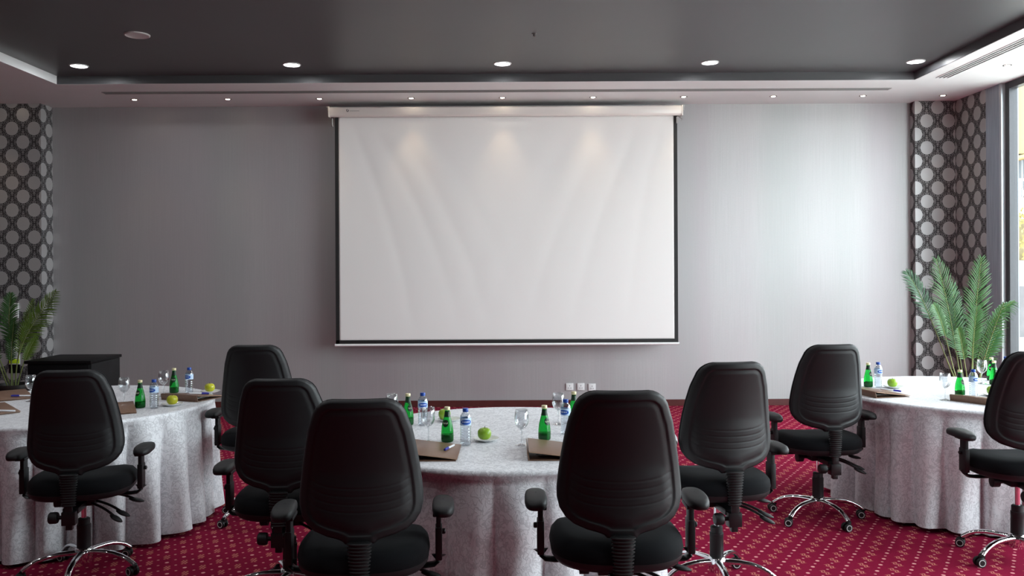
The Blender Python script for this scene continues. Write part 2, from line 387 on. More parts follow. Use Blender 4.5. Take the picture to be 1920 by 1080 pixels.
# ------------------------------------------------------------------ ceiling fittings
def disc_lamp(name, x, y, z, r, lamp, ring, label, cat, group, energy, col, spot=None):
    t = empty(name, (x, y, z)); tag(t, label, cat, group)
    MB().lathe([(r, 0), (r*.99, -.006), (r*.86, -.008), (r*.84, -.002), (r*.84, 0)], 36, cap0=False, cap1=False).build('lamp_ring', ring, t)
    MB().lathe([(r*.84, -.004), (r*.01, -.0045)], 36, cap0=False, cap1=True).build('lamp_diffuser', lamp, t)
    return t
def add_light(name, typ, loc, energy, col=(1,1,1), **kw):
    l = bpy.data.lights.new(name, typ); l.energy = energy; l.color = col
    for k, v in kw.items(): setattr(l, k, v)
    o = bpy.data.objects.new(name, l); COL.objects.link(o); o.location = loc; return o
places = ['leftmost in the row across the dark ceiling', 'second from the left, left of the screen', 'in the middle, above the screen', 'right of the screen, second from the right', 'rightmost, near the window-side corner']
for (x, p) in zip((-4.217, -2.14, -.083, 1.942, 3.952), places):
    disc_lamp('ceiling_downlight', x, 8.33, ZC, .088, M['lamp_white'], M['trim_white'], 'large round white downlight, ' + p, 'ceiling light', 'large downlights in the dark ceiling', 0, 0)
    add_light('downlight_beam', 'AREA', (x, 8.33, ZC-.012), 3, (.95,.97,1.), shape='DISK', size=.14)
for q, (y, w_) in enumerate(((6.12, 'row above the far edge of the tables'), (4.23, 'row above the table middles'), (2.18, 'row above the camera side of the tables'))):  # out-of-view rows, added to light the table tops from above
    for (x, p) in zip((-4.217, -2.14, -.083, 1.942, 3.952), ('far left', 'left', 'middle', 'right', 'window end')):
        disc_lamp('ceiling_downlight', x, y, ZC, .088, M['lamp_white'], M['trim_white'], 'added out-of-view round white downlight, %s of the %s' % (p, w_), 'ceiling light', 'large downlights in the dark ceiling', 0, 0)
        add_light('downlight_beam', 'AREA', (x, y, ZC-.012), 5, (.95,.97,1.), shape='DISK', size=.14)
words_ = ['first from the left, near the left corner', 'second from the left', 'third from the left, just left of the screen case', 'fourth from the left, over the left part of the screen case',
         'fifth from the left, over the middle of the screen case', 'sixth from the left, over the right part of the screen case', 'seventh from the left, at the right end of the screen case',
         'eighth from the left, right of the screen', 'ninth from the left, near the right pillar', 'tenth, in front of the patterned right pillar']
xs = [-4.22, -3.175, -2.147, -1.119, -.097, .918, 1.934, 2.938, 3.942, 4.838]
def spot(x, y, label, e):
    t = empty('recessed_spotlight', (x, y, ZS)); tag(t, label, 'spotlight', 'small warm spotlights in the white soffit')
    MB().lathe([(.040, 0), (.039, -.004), (.027, -.004), (.025, 0)], 28, cap0=False, cap1=False).build('lamp_ring', M['ring_dark'], t)
    MB().lathe([(.025, -.002), (.018, -.006), (.0008, -.007)], 24, cap0=False).build('lamp_bulb', M['lamp_warm'], t)
    l = add_light('spotlight_beam', 'SPOT', (x, y, ZS-.015), e, (1., .74, .46), spot_size=math.radians(64), spot_blend=1., shadow_soft_size=.02)
for i, (x, w_) in enumerate(zip(xs, words_)):
    spot(x, 9.56, 'small warm soffit spotlight, ' + w_, 7 if 3 <= i <= 5 else 7)
spot(-5.77, 9.45, 'small warm soffit spotlight before the patterned left pillar', 9)
spot(4.74, 8.15, 'small warm soffit spotlight beside the right air slot near the window', 3)
o = MB().lathe([(.105, .0), (.104, -.008), (.095, -.012), (.088, -.009), (.004, -.011)], 40, cap0=False).build('ceiling_speaker', M['speaker'])
o.location = (-3.175, 7.25, ZC); tag(o, 'round pale grille flush in the dark ceiling, upper left', 'ceiling speaker')
o = MB().lathe([(.022, 0), (.02, -.004), (.008, -.006), (.007, -.022), (.012, -.026), (.001, -.027)], 20, cap0=False).build('sprinkler_head', M['ring_dark'])
o.location = (.20, 7.28, ZC); tag(o, 'tiny sprinkler head in the middle of the dark ceiling', 'sprinkler')
def air_slot(x0, x1, y0, y1, nb, label, along):
    t = empty('air_slot_diffuser', ((x0+x1)/2, (y0+y1)/2, ZS+.001)); tag(t, label, 'air vent', None)
    L, W = ((x1-x0), (y1-y0))
    MB().box((0, 0, -.0015), (L, W, .003)).build('slot_opening', M['slot'], t, smooth=False)
    for k in range(nb+1):
        if along == 'x': MB().box((0, -W/2+k*W/nb, -.004), (L+.02, .010, .008)).build('slot_bar', M['slot_bar'], t, smooth=False)
        else: MB().box((-L/2+k*L/nb, 0, -.004), (.012, W+.02, .008)).build('slot_bar', M['ceiling_white'], t, smooth=False)
air_slot(-4.38, 4.07, 9.15, 9.235, 3, 'long grey slot air diffuser across the soffit above the screen', 'x')
air_slot(4.32, 4.44, 5.2, 8.66, 3, 'white slot air diffuser with three dark gaps along the window side', 'y')

# ------------------------------------------------------------------ projection screen
scr = empty('projection_screen', (-.07, 9.74, ZS)); tag(scr, 'large white pull-down projection screen with black border on the grey wall', 'projection screen')
def loc(px, pz): return (px+.07, 0, pz-ZS)
# case: rounded profile swept along x
prof = []
for (y, z) in ((.07,-.07),(-.045,-.07),(-.06,-.085),(-.062,-.13),(-.055,-.165),(-.04,-.182),(.07,-.182)): prof.append((y, z))
mb = MB(); X0, X1 = -1.99, 2.005; V = [[(X, y, z) for (y, z) in prof] for X in (X0, X1)]
mb.grid(V, closed_u=True); n = len(prof); mb.f += [tuple(range(n)), tuple(range(2*n-1, n-1, -1))]; mb.mi += [0, 0]
mb.build('screen_case', M['case'], scr, bevel=.004, angle=35)
for X, lab in ((X0-.008, None), (X1+.008, None)):
    MB().box((X, .005, -.128), (.016, .135, .118)).build('case_end_cap', M['case'], scr, bevel=.006)
for X in (X0-.03, X1+.03):
    MB().box((X, .12, -.06), (.03, .24, .02)).box((X, .02, -.085), (.02, .03, .07)).box((X, .24, -.07), (.05, .02, .09)).build('mounting_bracket', M['bracket'], scr, bevel=.002)
MB().tube([(X0+.02, -.02, -.182), (X0+.022, -.03, -.2), (X0+.024, -.03, -.285)], [.006,.009,.009], 10).lathe([(.012,-.29),(.014,-.28),(.004,-.265)], 12, (X0+.024,-.03,0)).build('pull_hook', M['bracket'], scr)
MB().tube([(X1-.04, -.02, -.182), (X1-.02, -.03, -.2), (X1+.012, -.03, -.225), (X1-.002,-.03,-.24)], .005, 10).box((X1-.045, -.025, -.235), (.02, .012, .075)).build('pull_hook', M['bracket'], scr)
# small maker's mark on the case: a dark curl and a thin line of lettering
mk = MB()
for k in range(14):
    a = -.4+k*.36; mk.box((X0+.205+.011*math.cos(a), -.063, -.112-.013*math.sin(a)), (.006,.002,.006))
for k in range(9): mk.box((X0+.235+k*.012, -.063, -.118), (.008,.0015,.004))
mk.build('case_logo', M['ink'], scr, smooth=False)
# fabric with soft diagonal creases
W0, W1, Z1, Z0 = -1.905, 1.925, -.178, .80-ZS
NX, NZ = 180, 110
def wr(x, z):
    u = (x-W0)/(W1-W0); v = (Z1-z)/(Z1-Z0)
    w = 0.
    for (x0, sl, amp, wd) in ((.03,.30,1.,.018),(.09,.42,.9,.02),(.16,.45,.8,.022),(.24,.5,.6,.025),(.33,.45,.45,.028)):
        w += amp*math.exp(-((u-(x0+sl*v*(1-.35*v)))/wd)**2)*(1-.5*v)
    for (x0, sl, amp, wd) in ((.97,-.18,.8,.016),(.91,-.34,1.,.02),(.83,-.42,.9,.022),(.73,-.45,.7,.025),(.62,-.4,.5,.028)):
        w += amp*math.exp(-((u-(x0+sl*v*(1-.35*v)))/wd)**2)*(1-.45*v)
    w += .5*math.sin(9*u+4*v)*.6 + .35*math.sin(5*v+3*u)
    return w*.0048*min(1, v*8+.1)*min(1, (1-v)*9)*min(1, u*14)*min(1, (1-u)*14)
mb = MB(); mb.grid([[(W0+(W1-W0)*i/NX, wr(W0+(W1-W0)*i/NX, Z1+(Z0-Z1)*j/NZ)-.0, Z1+(Z0-Z1)*j/NZ) for i in range(NX+1)] for j in range(NZ+1)])
fab = mb.build('screen_fabric', M['screen'], scr, angle=180)
md = fab.modifiers.new('thickness', 'SOLIDIFY'); md.thickness = .0015; md.offset = 1
mb = MB(); zb = .765-ZS
mb.box((W0-.018, -.003, (Z1+zb)/2), (.04, .005, Z1-zb)).box((W1+.018, -.003, (Z1+zb)/2), (.04, .003, Z1-zb)).box(((W0+W1)/2, -.003, (Z0+zb)/2), (W1-W0+.076, .005, Z0-zb+.012))
mb.build('screen_border', M['screen_black'], scr, smooth=False)
MB().tube([(W0-.05, 0, zb-.014), (W1+.05, 0, zb-.014)], .015, 16).build('weight_bar', M['bar'], scr)

# ------------------------------------------------------------------ sockets, wall boxes
for i, (x, w_) in enumerate(zip((.668, .799, .93), ('left', 'middle', 'right'))):
    s_ = empty('power_socket', (x, 9.999, .228 if i < 2 else .222)); tag(s_, '%s one of three white power sockets low on the grey wall' % w_, 'socket', 'power sockets below the screen')
    MB().box((0, -.006, 0), (.086, .012, .082)).build('face_plate', M['switch'], s_, bevel=.003)
    MB().box((0, -.0125, -.003), (.062, .003, .056)).build('socket_insert', M['switch'], s_, bevel=.0012)
    MB().box((0, -.0145, .012), (.006, .002, .012)).box((-.013, -.0145, -.014), (.012, .002, .005)).box((.013, -.0145, -.014), (.012, .002, .005)).build('pin_holes', M['ink'], s_, smooth=False)
wb = empty('wall_control_box', (-5.69, 9.756, 1.165)); tag(wb, 'small white control box on the patterned left pillar above the palm', 'control box')
MB().box((0,-.012,0),(.105,.024,.17)).build('box_body', M['switch'], wb, bevel=.004)
MB().box((0,-.026,.062),(.09,.004,.03)).build('box_top_strip', M['slot_bar'], wb, bevel=.001)
mb = MB()
for k in range(10):
    a = k*.63; mb.box((.028*math.cos(a), -.0255, -.022+.03*math.sin(a)), (.014, .003, .012))
mb.build('box_marking', M['slot_bar'], wb, smooth=False)
nb = empty('wall_notice', (-5.69, 9.756, .62)); tag(nb, 'white wall notice with a neon yellow lower band behind the left palm', 'notice')
MB().box((0,-.004,.03),(.12,.008,.2)).build('notice_board', M['switch'], nb, bevel=.001)
MB().box((0,-.009,-.035),(.118,.003,.05)).build('notice_band', simple('neon_yellow', (.55,.8,.02), .5), nb, bevel=.0005)
MB().box((0,-.005,-.12),(.12,.008,.1)).build('notice_base', M['cabinet'], nb, bevel=.001)

# ------------------------------------------------------------------ black cabinet
cb = empty('equipment_cabinet', (-4.25, 8.285, 0)); tag(cb, 'low black equipment cabinet standing before the patterned left pillar', 'cabinet')
MB().box((0, .01, .38), (.60, .58, .72)).build('cabinet_body', M['cabinet_side'], cb, bevel=.003)
MB().box((0, 0, .758), (.625, .635, .028)).build('cabinet_top', M['cabinet'], cb, bevel=.004)
MB().box((0, -.292, .385), (.57, .02, .68)).build('cabinet_door', M['cabinet'], cb, bevel=.003)
MB().box((-.02, -.304, .60), (.05, .008, .09)).lathe([(.008,0),(.008,.01)], 12, (.03,-.31,.63), rot=Matrix.Rotation(PI/2,3,'X')).build('door_lock', M['bracket'], cb, bevel=.001)
MB().box((0, .01, .012), (.56, .54, .02)).build('cabinet_plinth', M['rubber'], cb)

# ------------------------------------------------------------------ office chair
CH_H = .54; BZ = .59          # back height and its lower end
tt = [0,.006,.02,.05,.09,.22,.355,.49,.62,.70,.76,.83,.885,.925,.955,.968,.98,1.0]
hw = [.17,.200,.232,.268,.293,.335,.361,.382,.398,.405,.404,.388,.352,.300,.215,.15,.115,.095]
def halfw(tv): return float(np.interp(tv, tt, hw))*CH_H*1.065
def ybase(z):   # side profile of the back: lumbar bulge towards the sitter, leaning back at the top
    k = (z-BZ)/CH_H
    return -.205 - .045*k*k + .026*math.sin(min(1, max(0, k))*PI)*(1.3-.7*k)
# outline polygon for edge distances
OUT = []
for k in range(241):
    tv = k/240; OUT.append((halfw(tv), BZ+CH_H*(1-tv)))
OUTa = np.array(OUT + [(-x, z) for (x, z) in reversed(OUT)])
def edge_dist(x, z):
    A = OUTa; B = np.roll(OUTa, -1, axis=0); d = B-A; L = np.maximum((d**2).sum(1), 1e-12)
    p = np.array((x, z)); s = np.clip(((p-A)*d).sum(1)/L, 0, 1); q = A+d*s[:, None]
    return float(np.sqrt(((p-q)**2).sum(1).min()))
def sm(a, b, x): 
    x = min(1, max(0, (x-a)/(b-a))); return x*x*(3-2*x)
def make_back():
    rows = []; NR, NC = 250, 72
    ts = sorted(set([round(.5-.5*math.cos(PI*k/NR), 6) for k in range(NR+1)]))
    fr = []
    for tv in ts:
        w = halfw(tv); z = BZ+CH_H*(1-tv); row = []; rf = []
        for j in range(NC+1):
            s = math.sin((j/NC-.5)*PI); x = s*w
            e = edge_dist(x, z)
            curve = .55*x*x/.24        # sides wrap towards the sitter
            y = ybase(z) + curve*.55
            e_ = max(0, min(1, e/.012)); thick = .019*math.sqrt(e_*(2-e_))+.009*sm(-.005, .034, e)
            rim = -.0035*sm(.031, .036, e)       # groove separating rim and centre panel
            pan = .0040*sm(.037, .060, e)
            g = 0.
            for q in range(4):
                zq = BZ+.118+q*.029 - .0 + .016*(abs(x)/.2)**2 + .030*(abs(x)/.2)**6
                if e > .036 and z < BZ+.28: g += -.0018*math.exp(-((z-zq)/.0024)**2)*sm(.036, .05, e)
            low = .006*sm(BZ+.27, BZ+.20, z)*sm(.04, .08, e)     # lumbar pad stands proud
            row.append((x, y - thick - rim - pan - g - low, z)); rf.append((x, y + .004, z))
        rows.append(row); fr.append(rf)
    return rows, fr
BACKROWS, BACKFRONT = make_back()

def chair_proto():
    c = empty('office_chair')
    up = []
    # backrest shell
    mb = MB(); mb.grid(BACKROWS); mb.grid(BACKFRONT)
    o = mb.build('backrest_shell', M['plastic'], c, angle=180); up.append((o, 'back'))
    # backrest cushion
    mb = MB(); NR, NC = 48, 28; front = []; back = []
    for i in range(NR+1):
        k = .5-.5*math.cos(PI*i/NR); tv = k*.93+.002; w = halfw(tv)*.995; z = BZ+CH_H*(1-tv); rf = []; rb = []
        for j in range(NC+1):
            x = math.sin((j/NC-.5)*PI)*w; e = min(edge_dist(x, z), max(0, (z-(BZ+CH_H*.068)))*1.0+.0005)
            y = ybase(z)+.55*.55*x*x/.24; e_ = min(1, e/.05); rf.append((x, y+.012+.055*math.sqrt(e_*(2-e_)), z)); rb.append((x, y+.003, z))
        front.append(rf); back.append(rb)
    mb.grid(front); mb.grid(back)
    # stitch the rim
    R_, C_ = NR+1, NC+1; N_ = R_*C_
    loop = [j for j in range(C_)] + [i*C_+C_-1 for i in range(1, R_)] + [(R_-1)*C_+j for j in range(C_-2, -1, -1)] + [i*C_ for i in range(R_-2, 0, -1)]
    for a, b in zip(loop, loop[1:]+loop[:1]): mb.f.append((a, b, b+N_, a+N_)); mb.mi.append(0)
    up.append((mb.build('backrest_cushion', M['fabric'], c, angle=180), 'back'))
    # seat: rounded, waterfall front
    def seat_ring(sx, sy, z, y0=0., dz=0.):
        r = []
        for k in range(72):
            a = 2*PI*k/72; ca, sa = math.cos(a), math.sin(a); p = 2/3.0
            x = sx*abs(ca)**p*math.copysign(1, ca); y = sy*abs(sa)**p*math.copysign(1, sa)
            if y < 0: x *= 1-.10*(y/sy)**2*1.2
            drop = -.02*max(0, y/sy-.5)**2*4*dz
            r.append((x, y+y0, z+drop))
        return r
    mb = MB(); V = [seat_ring(.236,.222,.468), seat_ring(.249,.235,.480), seat_ring(.255,.241,.505), seat_ring(.250,.237,.532,0,.6), seat_ring(.234,.222,.551,0,1), seat_ring(.20,.19,.562,0,1), seat_ring(.13,.12,.565,0,.8), seat_ring(.05,.05,.563,0,0), seat_ring(.004,.004,.563)]
    mb.grid(V, closed_u=True); mb.f.append(tuple(range(71, -1, -1))); mb.mi.append(0); mb.f.append(tuple(8*72+k for k in range(72))); mb.mi.append(0)
    up.append((mb.build('seat', M['fabric'], c, angle=180), 'seat'))
    mb = MB(); V = [seat_ring(.12,.12,.446), seat_ring(.20,.19,.448), seat_ring(.238,.224,.456), seat_ring(.250,.236,.472), seat_ring(.252,.238,.488), seat_ring(.246,.232,.489), seat_ring(.235,.222,.480)]
    mb.grid(V, closed_u=True); mb.f.append(tuple(range(71, -1, -1))); mb.mi.append(0); mb.f.append(tuple(6*72+k for k in range(72))); mb.mi.append(0)
    up.append((mb.build('seat_shell', M['plastic'], c, angle=50), 'seat'))
    # accordion sleeve behind the seat, on the back upright
    prof = []; n = 13
    for k in range(n):
        z = .605-k*.0128; w = .046-.012*(k/n)
        prof += [(w*.84, z), (w, z-.003), (w, z-.0065), (w*.84, z-.0095)]
    MBb = MB().lathe(prof, 28, (0, -.238, 0), 1., .5); up.append((MBb.build('accordion_sleeve', M['rubber'], c, angle=30), 'back'))
    mb = MB().box((0, -.238, .41), (.038, .014, .13)).box((0,-.2,.356),(.038,.09,.012))
    up.append((mb.build('back_upright', M['dull_metal'], c, bevel=.003), 'seat'))
    # tilt mechanism under the seat
    mb = MB().box((0, -.222, .375), (.066, .052, .068)).box((0, -.222, .330), (.032, .03, .03)).box((0, -.10, .405), (.075, .22, .03)).box((0, .01, .415), (.15, .17, .045)).box((0,.0,.44),(.22,.26,.012))
    up.append((mb.build('tilt_mechanism', M['dull_metal'], c, bevel=.004), 'seat'))
    kn = MB().lathe([(.010,0),(.010,.02),(.026,.022),(.029,.03),(.029,.058),(.024,.064),(.002,.065)], 20, (-.033,-.222,.378), rot=Matrix.Rotation(-PI/2,3,'Y'))
    up.append((kn.build('tilt_knob', M['plastic'], c, angle=40), 'seat'))
    kn = MB().lathe([(.010,0),(.012,.03),(.030,.034),(.030,.07),(.002,.074)], 20, (-.07,.0,.405), rot=Matrix.Rotation(-PI/2,3,'Y'))
    up.append((kn.build('tension_knob', M['plastic'], c, angle=40), 'seat'))
    # three levers on the right
    for (p0, p1) in (((.06,-.07,.405), (.215,-.16,.335)), ((.06,-.03,.41), (.235,-.10,.345)), ((.08,.05,.425), (.275,.02,.385))):
        p0, p1 = Vector(p0), Vector(p1); d = p1-p0; pts = [p0+d*k/10+Vector((0,0,.012*math.sin(PI*k/10))) for k in range(11)]
        o = MB().tube(pts, .0065, 10).build('lever', M['dull_metal'], c)
        q = MB().tube([p0+d*(.72+.05*k) for k in range(9)], [.008,.013,.017,.019,.019,.018,.016,.012,.006], 14, flat=.55).build('lever_paddle', M['plastic'], o)
        up.append((o, 'seat'))
    # armrests
    for s in (-1, 1):
        a = empty('armrest'); a.parent = c; up.append((a, 'seat'))
        mb = MB(); V = []
        for (kz, sc) in ((.652,.82),(.656,.95),(.664,1.),(.676,1.),(.686,.93),(.691,.75),(.693,.4),(.693,.02)):
            ring = []
            for k in range(40):
                th = 2*PI*k/40; ca, sa = math.cos(th), math.sin(th)
                x = .043*sc*abs(ca)**.75*math.copysign(1, ca); y = .125*sc*abs(sa)**.75*math.copysign(1, sa)
                ring.append((s*.308+x*(1-.12*sa)+s*.0, y-.0, kz-.010*(y/.125)**2*(1 if y > 0 else .5)))
            V.append(ring)
        mb.grid(V, closed_u=True); mb.f.append(tuple(range(39, -1, -1))); mb.mi.append(0)
        mb.build('arm_pad', M['plastic'], a, angle=50)
        MB().box((s*.292, -.005, .645), (.05, .11, .016)).box((s*.290, -.005, .575), (.020, .058, .135)).build('arm_post', M['plastic'], a, bevel=.005)
        MB().box((s*.290, -.005, .525), (.027, .070, .13)).build('arm_sleeve', M['plastic'], a, bevel=.006)
        MB().tube([(s*.290,-.005,.475),(s*.288,-.005,.452),(s*.272,-.005,.438),(s*.235,-.005,.434),(s*.10,-.005,.436)], [.03,.03,.03,.03,.03], 12, flat=.28, up=(0,0,1)).build('arm_bracket', M['dull_metal'], a, angle=50)
        MB().lathe([(.011,0),(.011,.012),(.008,.015)], 14, (s*.302,.0,.565), rot=Matrix.Rotation(s*PI/2,3,'Y')).build('arm_button', M['rubber'], a)
    # gas lift
    MB().lathe([(.0135,.12),(.0135,.45)], 20).build('lift_rod', M['chrome'], c)
    MB().lathe([(.035,.115),(.034,.24),(.035,.242),(.035,.262),(.031,.264),(.031,.292),(.026,.296),(.014,.297)], 28).build('lift_cover', M['plastic'], c, angle=35)
    MB().lathe([(.030,.062),(.040,.066),(.044,.10),(.046,.132),(.040,.140),(.034,.142),(.034,.12)], 30, cap1=False).build('base_hub', M['chrome'], c, angle=50)
    # one leg and one caster, repeated five times
    leg = MB().tube([(.03,0,.118),(.07,0,.120),(.12,0,.120),(.17,0,.115),(.215,0,.103),(.25,0,.086),(.275,0,.068),(.285,0,.060)], [.021,.019,.0175,.0165,.016,.0155,.0165,.017], 16, flat=.72)
    legs = []
    for k in range(5):
        if k == 0: L = leg.build('base_leg', M['chrome'], c, angle=70)
        else: L = legs[0].copy(); COL.objects.link(L); L.parent = c
        L.rotation_euler = (0,0,2*PI*k/5); legs.append(L)
    cast = empty('caster'); cast.parent = c
    MB().lathe([(.006,.03),(.006,.072)], 12).box((.0,0,.045), (.016,.026,.030)).tube([(.0,-.012,.052),(.0,.0,.056),(.0,.012,.052)], .014, 10).build('caster_housing', M['plastic'], cast, bevel=.002)
    for s in (-1, 1):
        R_ = Matrix.Rotation(PI/2, 3, 'X')
        w = MB().lathe([(.004,-.009),(.022,-.009),(.0255,-.005),(.0255,.005),(.022,.009),(.004,.009)], 28, (-.012, s*.017, .0255), rot=R_).build('caster_wheel', M['rubber'], cast, angle=40)
        MB().lathe([(.0185,0),(.0185,.0022),(.0145,.0022),(.0145,0)], 28, (-.012, s*.0262 + (.0011 if s < 0 else .0011), .0255), rot=R_, cap0=False, cap1=False).build('wheel_ring', M['grey_ring'], w)
    cast.location = (.285,0,0); cast.rotation_euler = (0,0,.9)
    for k in range(1, 5):
        q = copy_tree(cast, c); a = 2*PI*k/5; q.location = (.285*math.cos(a), .285*math.sin(a), 0); q.rotation_euler = (0,0,a+.9+k*1.3)
    return c
proto = chair_proto()
SEATP = {'seat','seat_shell','back_upright','tilt_mechanism','tilt_knob','tension_knob','lever','armrest'}
BACKP = {'backrest_shell','backrest_cushion','accordion_sleeve'}
def stem(o): return o.name.split('.')[0]
chairs = [ # x, y, facing turn (deg, + is left), seat lift, extra back lift, star phase, caster base turn, label
    (-2.28, 4.53, 10, -.016, -.006, 280, 200, 'black office chair farthest left, backed against the left table before the black cabinet'),
    (-1.62, 5.54, 2,  .018, -.006, 14, 180, 'farthest of the three overlapping black office chairs, beside the left table'),
    (-1.10, 4.20, 2, -.025, -.004, 46, 150, 'middle of the three overlapping black office chairs left of centre'),
    (-.585, 3.36, 5,  0.,    0., 20, 120, 'large black office chair in the foreground, left of the centre table front'),
    (.395, 3.31, 0,  .045, -.012, 30, 100, 'large black office chair in the foreground, right of the centre table front'),
    (1.032, 4.335, 8,  .018, .004, 270, 160, 'black office chair just behind and right of the right foreground chair'),
    (1.95, 5.46, 6, -.008, .012, 0, 210, 'black office chair with whole chrome base in view, left of the right table'),
    (2.765, 4.68, -1,  .02, .012, 60, 220, 'black office chair at the right edge, partly cut off, before the right table'),
]
for i, (x, y, rot, ds, db, ph, cr, lab) in enumerate(chairs):
    c = proto if i == 0 else copy_tree(proto)
    c.location = (x, y, 0); c.rotation_euler = (0, 0, math.radians(rot))
    tag(c, lab, 'chair', 'black office chairs around the tables')
    k = 0; kc = 0; base = math.radians(ph-rot)
    for ch in sorted(kids(c), key=lambda o: o.name):
        s = stem(ch)
        if s in SEATP: ch.location.z = ds
        elif s in BACKP: ch.location.z = ds+db
        elif s == 'base_leg': ch.rotation_euler.z = base+2*PI*k/5; k += 1
        elif s == 'caster':
            a = base+2*PI*kc/5; ch.location = (.285*math.cos(a), .285*math.sin(a), 0); ch.rotation_euler.z = math.radians((-1)**kc*14-24+kc*6-rot); kc += 1
        elif s == 'lift_rod': pass

# ------------------------------------------------------------------ tables and cloths
TZ = .755
def cloth(cx, cy, R, seed, nf, dents, label):
    r_ = random.Random(seed); N = 540
    ph = [r_.uniform(0, 2*PI) for _ in range(6)]
    ws = [r_.uniform(.5, 1.) for _ in range(6)]
    def fold(th):
        w = nf*th + .9*math.sin(2*th+ph[0]) + .7*math.sin(3*th+ph[1]) + .5*math.sin(5*th+ph[2])
        a = .55+.45*math.sin(3*th+ph[3])*ws[0]
        return (2*abs(math.sin(w/2))**.75-1.15)*(.5+.5*a), w
    prof = [(0, TZ)] + [(R*k/10, TZ) for k in range(1, 10)] + [(R-.03, TZ), (R-.012, TZ), (R-.004, TZ-.002), (R+.001, TZ-.007), (R+.003, TZ-.014), (R+.003, TZ-.022)]
    zs = [TZ-.022-(TZ-.04)*(k/34) for k in range(1, 35)]
    V = []; UV = []
    for (r, z) in prof:
        V.append([(r*math.cos(2*PI*k/N) , r*math.sin(2*PI*k/N), z) for k in range(N)])
    for z in zs:
        row = []; t_ = (TZ-.022-z)/(TZ-.04)
        for k in range(N):
            th = 2*PI*k/N; f, w = fold(th)
            amp = .105*(t_**.7)
            rr = R+.002+.010*t_+amp*(f if f > 0 else .75*f)+.006*t_*math.sin(37*th+6*t_)
            for (da, dw, dd) in dents:
                q = (th-math.radians(da)+PI) % (2*PI)-PI
                gq = math.exp(-(q/dw)**2); rr -= (dd+.7*amp*max(0, f))*gq*sm(-.012, .028, t_)
            zz = z + (.012*math.sin(5*th+ph[5])+.010*f)*t_**3
            row.append((rr*math.cos(th), rr*math.sin(th), zz))
        V.append(row)
    mb = MB(); mb.grid(V, closed_u=True)
    me_o = mb.build('tablecloth', M['cloth'], angle=180)
    me = me_o.data; uv = me.uv_layers.new(name='UVMap')
    co = np.empty(len(me.vertices)*3); me.vertices.foreach_get('co', co); co = co.reshape(-1, 3)
    rad = np.hypot(co[:, 0], co[:, 1]); drop = np.maximum(0, TZ-co[:, 2]); s = np.where(drop > .003, (R+drop)/np.maximum(rad, 1e-6), 1.)
    uvv = co[:, :2]*s[:, None]
    li = np.empty(len(me.loops), dtype=np.int32); me.loops.foreach_get('vertex_index', li)
    uv.data.foreach_set('uv', uvv[li].astype(np.float32).ravel())
    me_o.location = (cx, cy, 0); tag(me_o, label, 'tablecloth', 'white cloths on the round tables')
    tb = empty('round_table', (cx, cy, 0)); tag(tb, label.replace('white damask cloth', 'round banquet table hidden').replace('draped over the', 'under the cloth of the'), 'table', 'round tables')
    MB().lathe([(R-.05, .736), (R-.04, .738), (R-.04, .748), (R-.044, .752), (.01, .752)], 60).build('table_top', M['plain_wall'], tb)
    for k in range(4):
        a = PI/4+k*PI/2+.25; MB().tube([(.5*math.cos(a), .5*math.sin(a), .725), (.56*math.cos(a), .56*math.sin(a), .0)], .016, 10).build('leg', M['dull_metal'], tb)
    return me_o
cloth(-.015, 4.42, .85, 3, 22, [(-5,.38,.20), (188,.30,.16), (-68,.3,.07), (-118,.3,.06)], 'white damask cloth draped over the round centre table below the screen')
cloth(-2.84, 5.5, .868, 11, 28, [(-60,.25,.09),(2,.25,.03)], 'white damask cloth draped over the round left table before the cabinet')
cloth(3.12, 5.8, .868, 22, 26, [(-108,.25,.07), (194,.25,.08)], 'white damask cloth draped over the round right table near the palm')

# ------------------------------------------------------------------ table things
def rnd(o, x, y, rz=None):
    o.location = (x, y, TZ); o.rotation_euler = (0,0, random.uniform(0, 6.28) if rz is None else rz); return o
def mk_glass():
    g = empty('wine_glass')
    MB().lathe([(.006,.076),(.016,.082),(.027,.094),(.0335,.112),(.0345,.128),(.0325,.150),(.0295,.172),(.0290,.172),(.0318,.150),(.0337,.128),(.0327,.112),(.0262,.0955),(.015,.084),(.001,.080)], 36, cap0=False, cap1=False).build('bowl', M['glass'], g, angle=180)
    MB().lathe([(.0075,.079),(.0042,.070),(.0034,.045),(.0036,.018),(.0075,.008)], 16).build('glass_stem', M['glass'], g, angle=180)
    MB().lathe([(.0318,.0005),(.0322,.0015),(.02,.004),(.0075,.009),(.001,.0095)], 36).build('foot', M['glass'], g, angle=60)
    return g
def uvstrip(name, r, z0, z1, a0, a1, mat, parent, n=24, rt=None):
    mb = MB(); V = [[(rr*math.sin(a0+(a1-a0)*k/n), -rr*math.cos(a0+(a1-a0)*k/n), z) for k in range(n+1)] for (z, rr) in ((z0, r), (z1, rt or r))]
    mb.grid(V); o = mb.build(name, mat, parent, angle=180, recalc=False); me = o.data; uv = me.uv_layers.new(name='UVMap')
    for p in me.polygons:
        for li in p.loop_indices:
            vi = me.loops[li].vertex_index; uv.data[li].uv = ((vi % (n+1))/n, vi//(n+1))
    return o
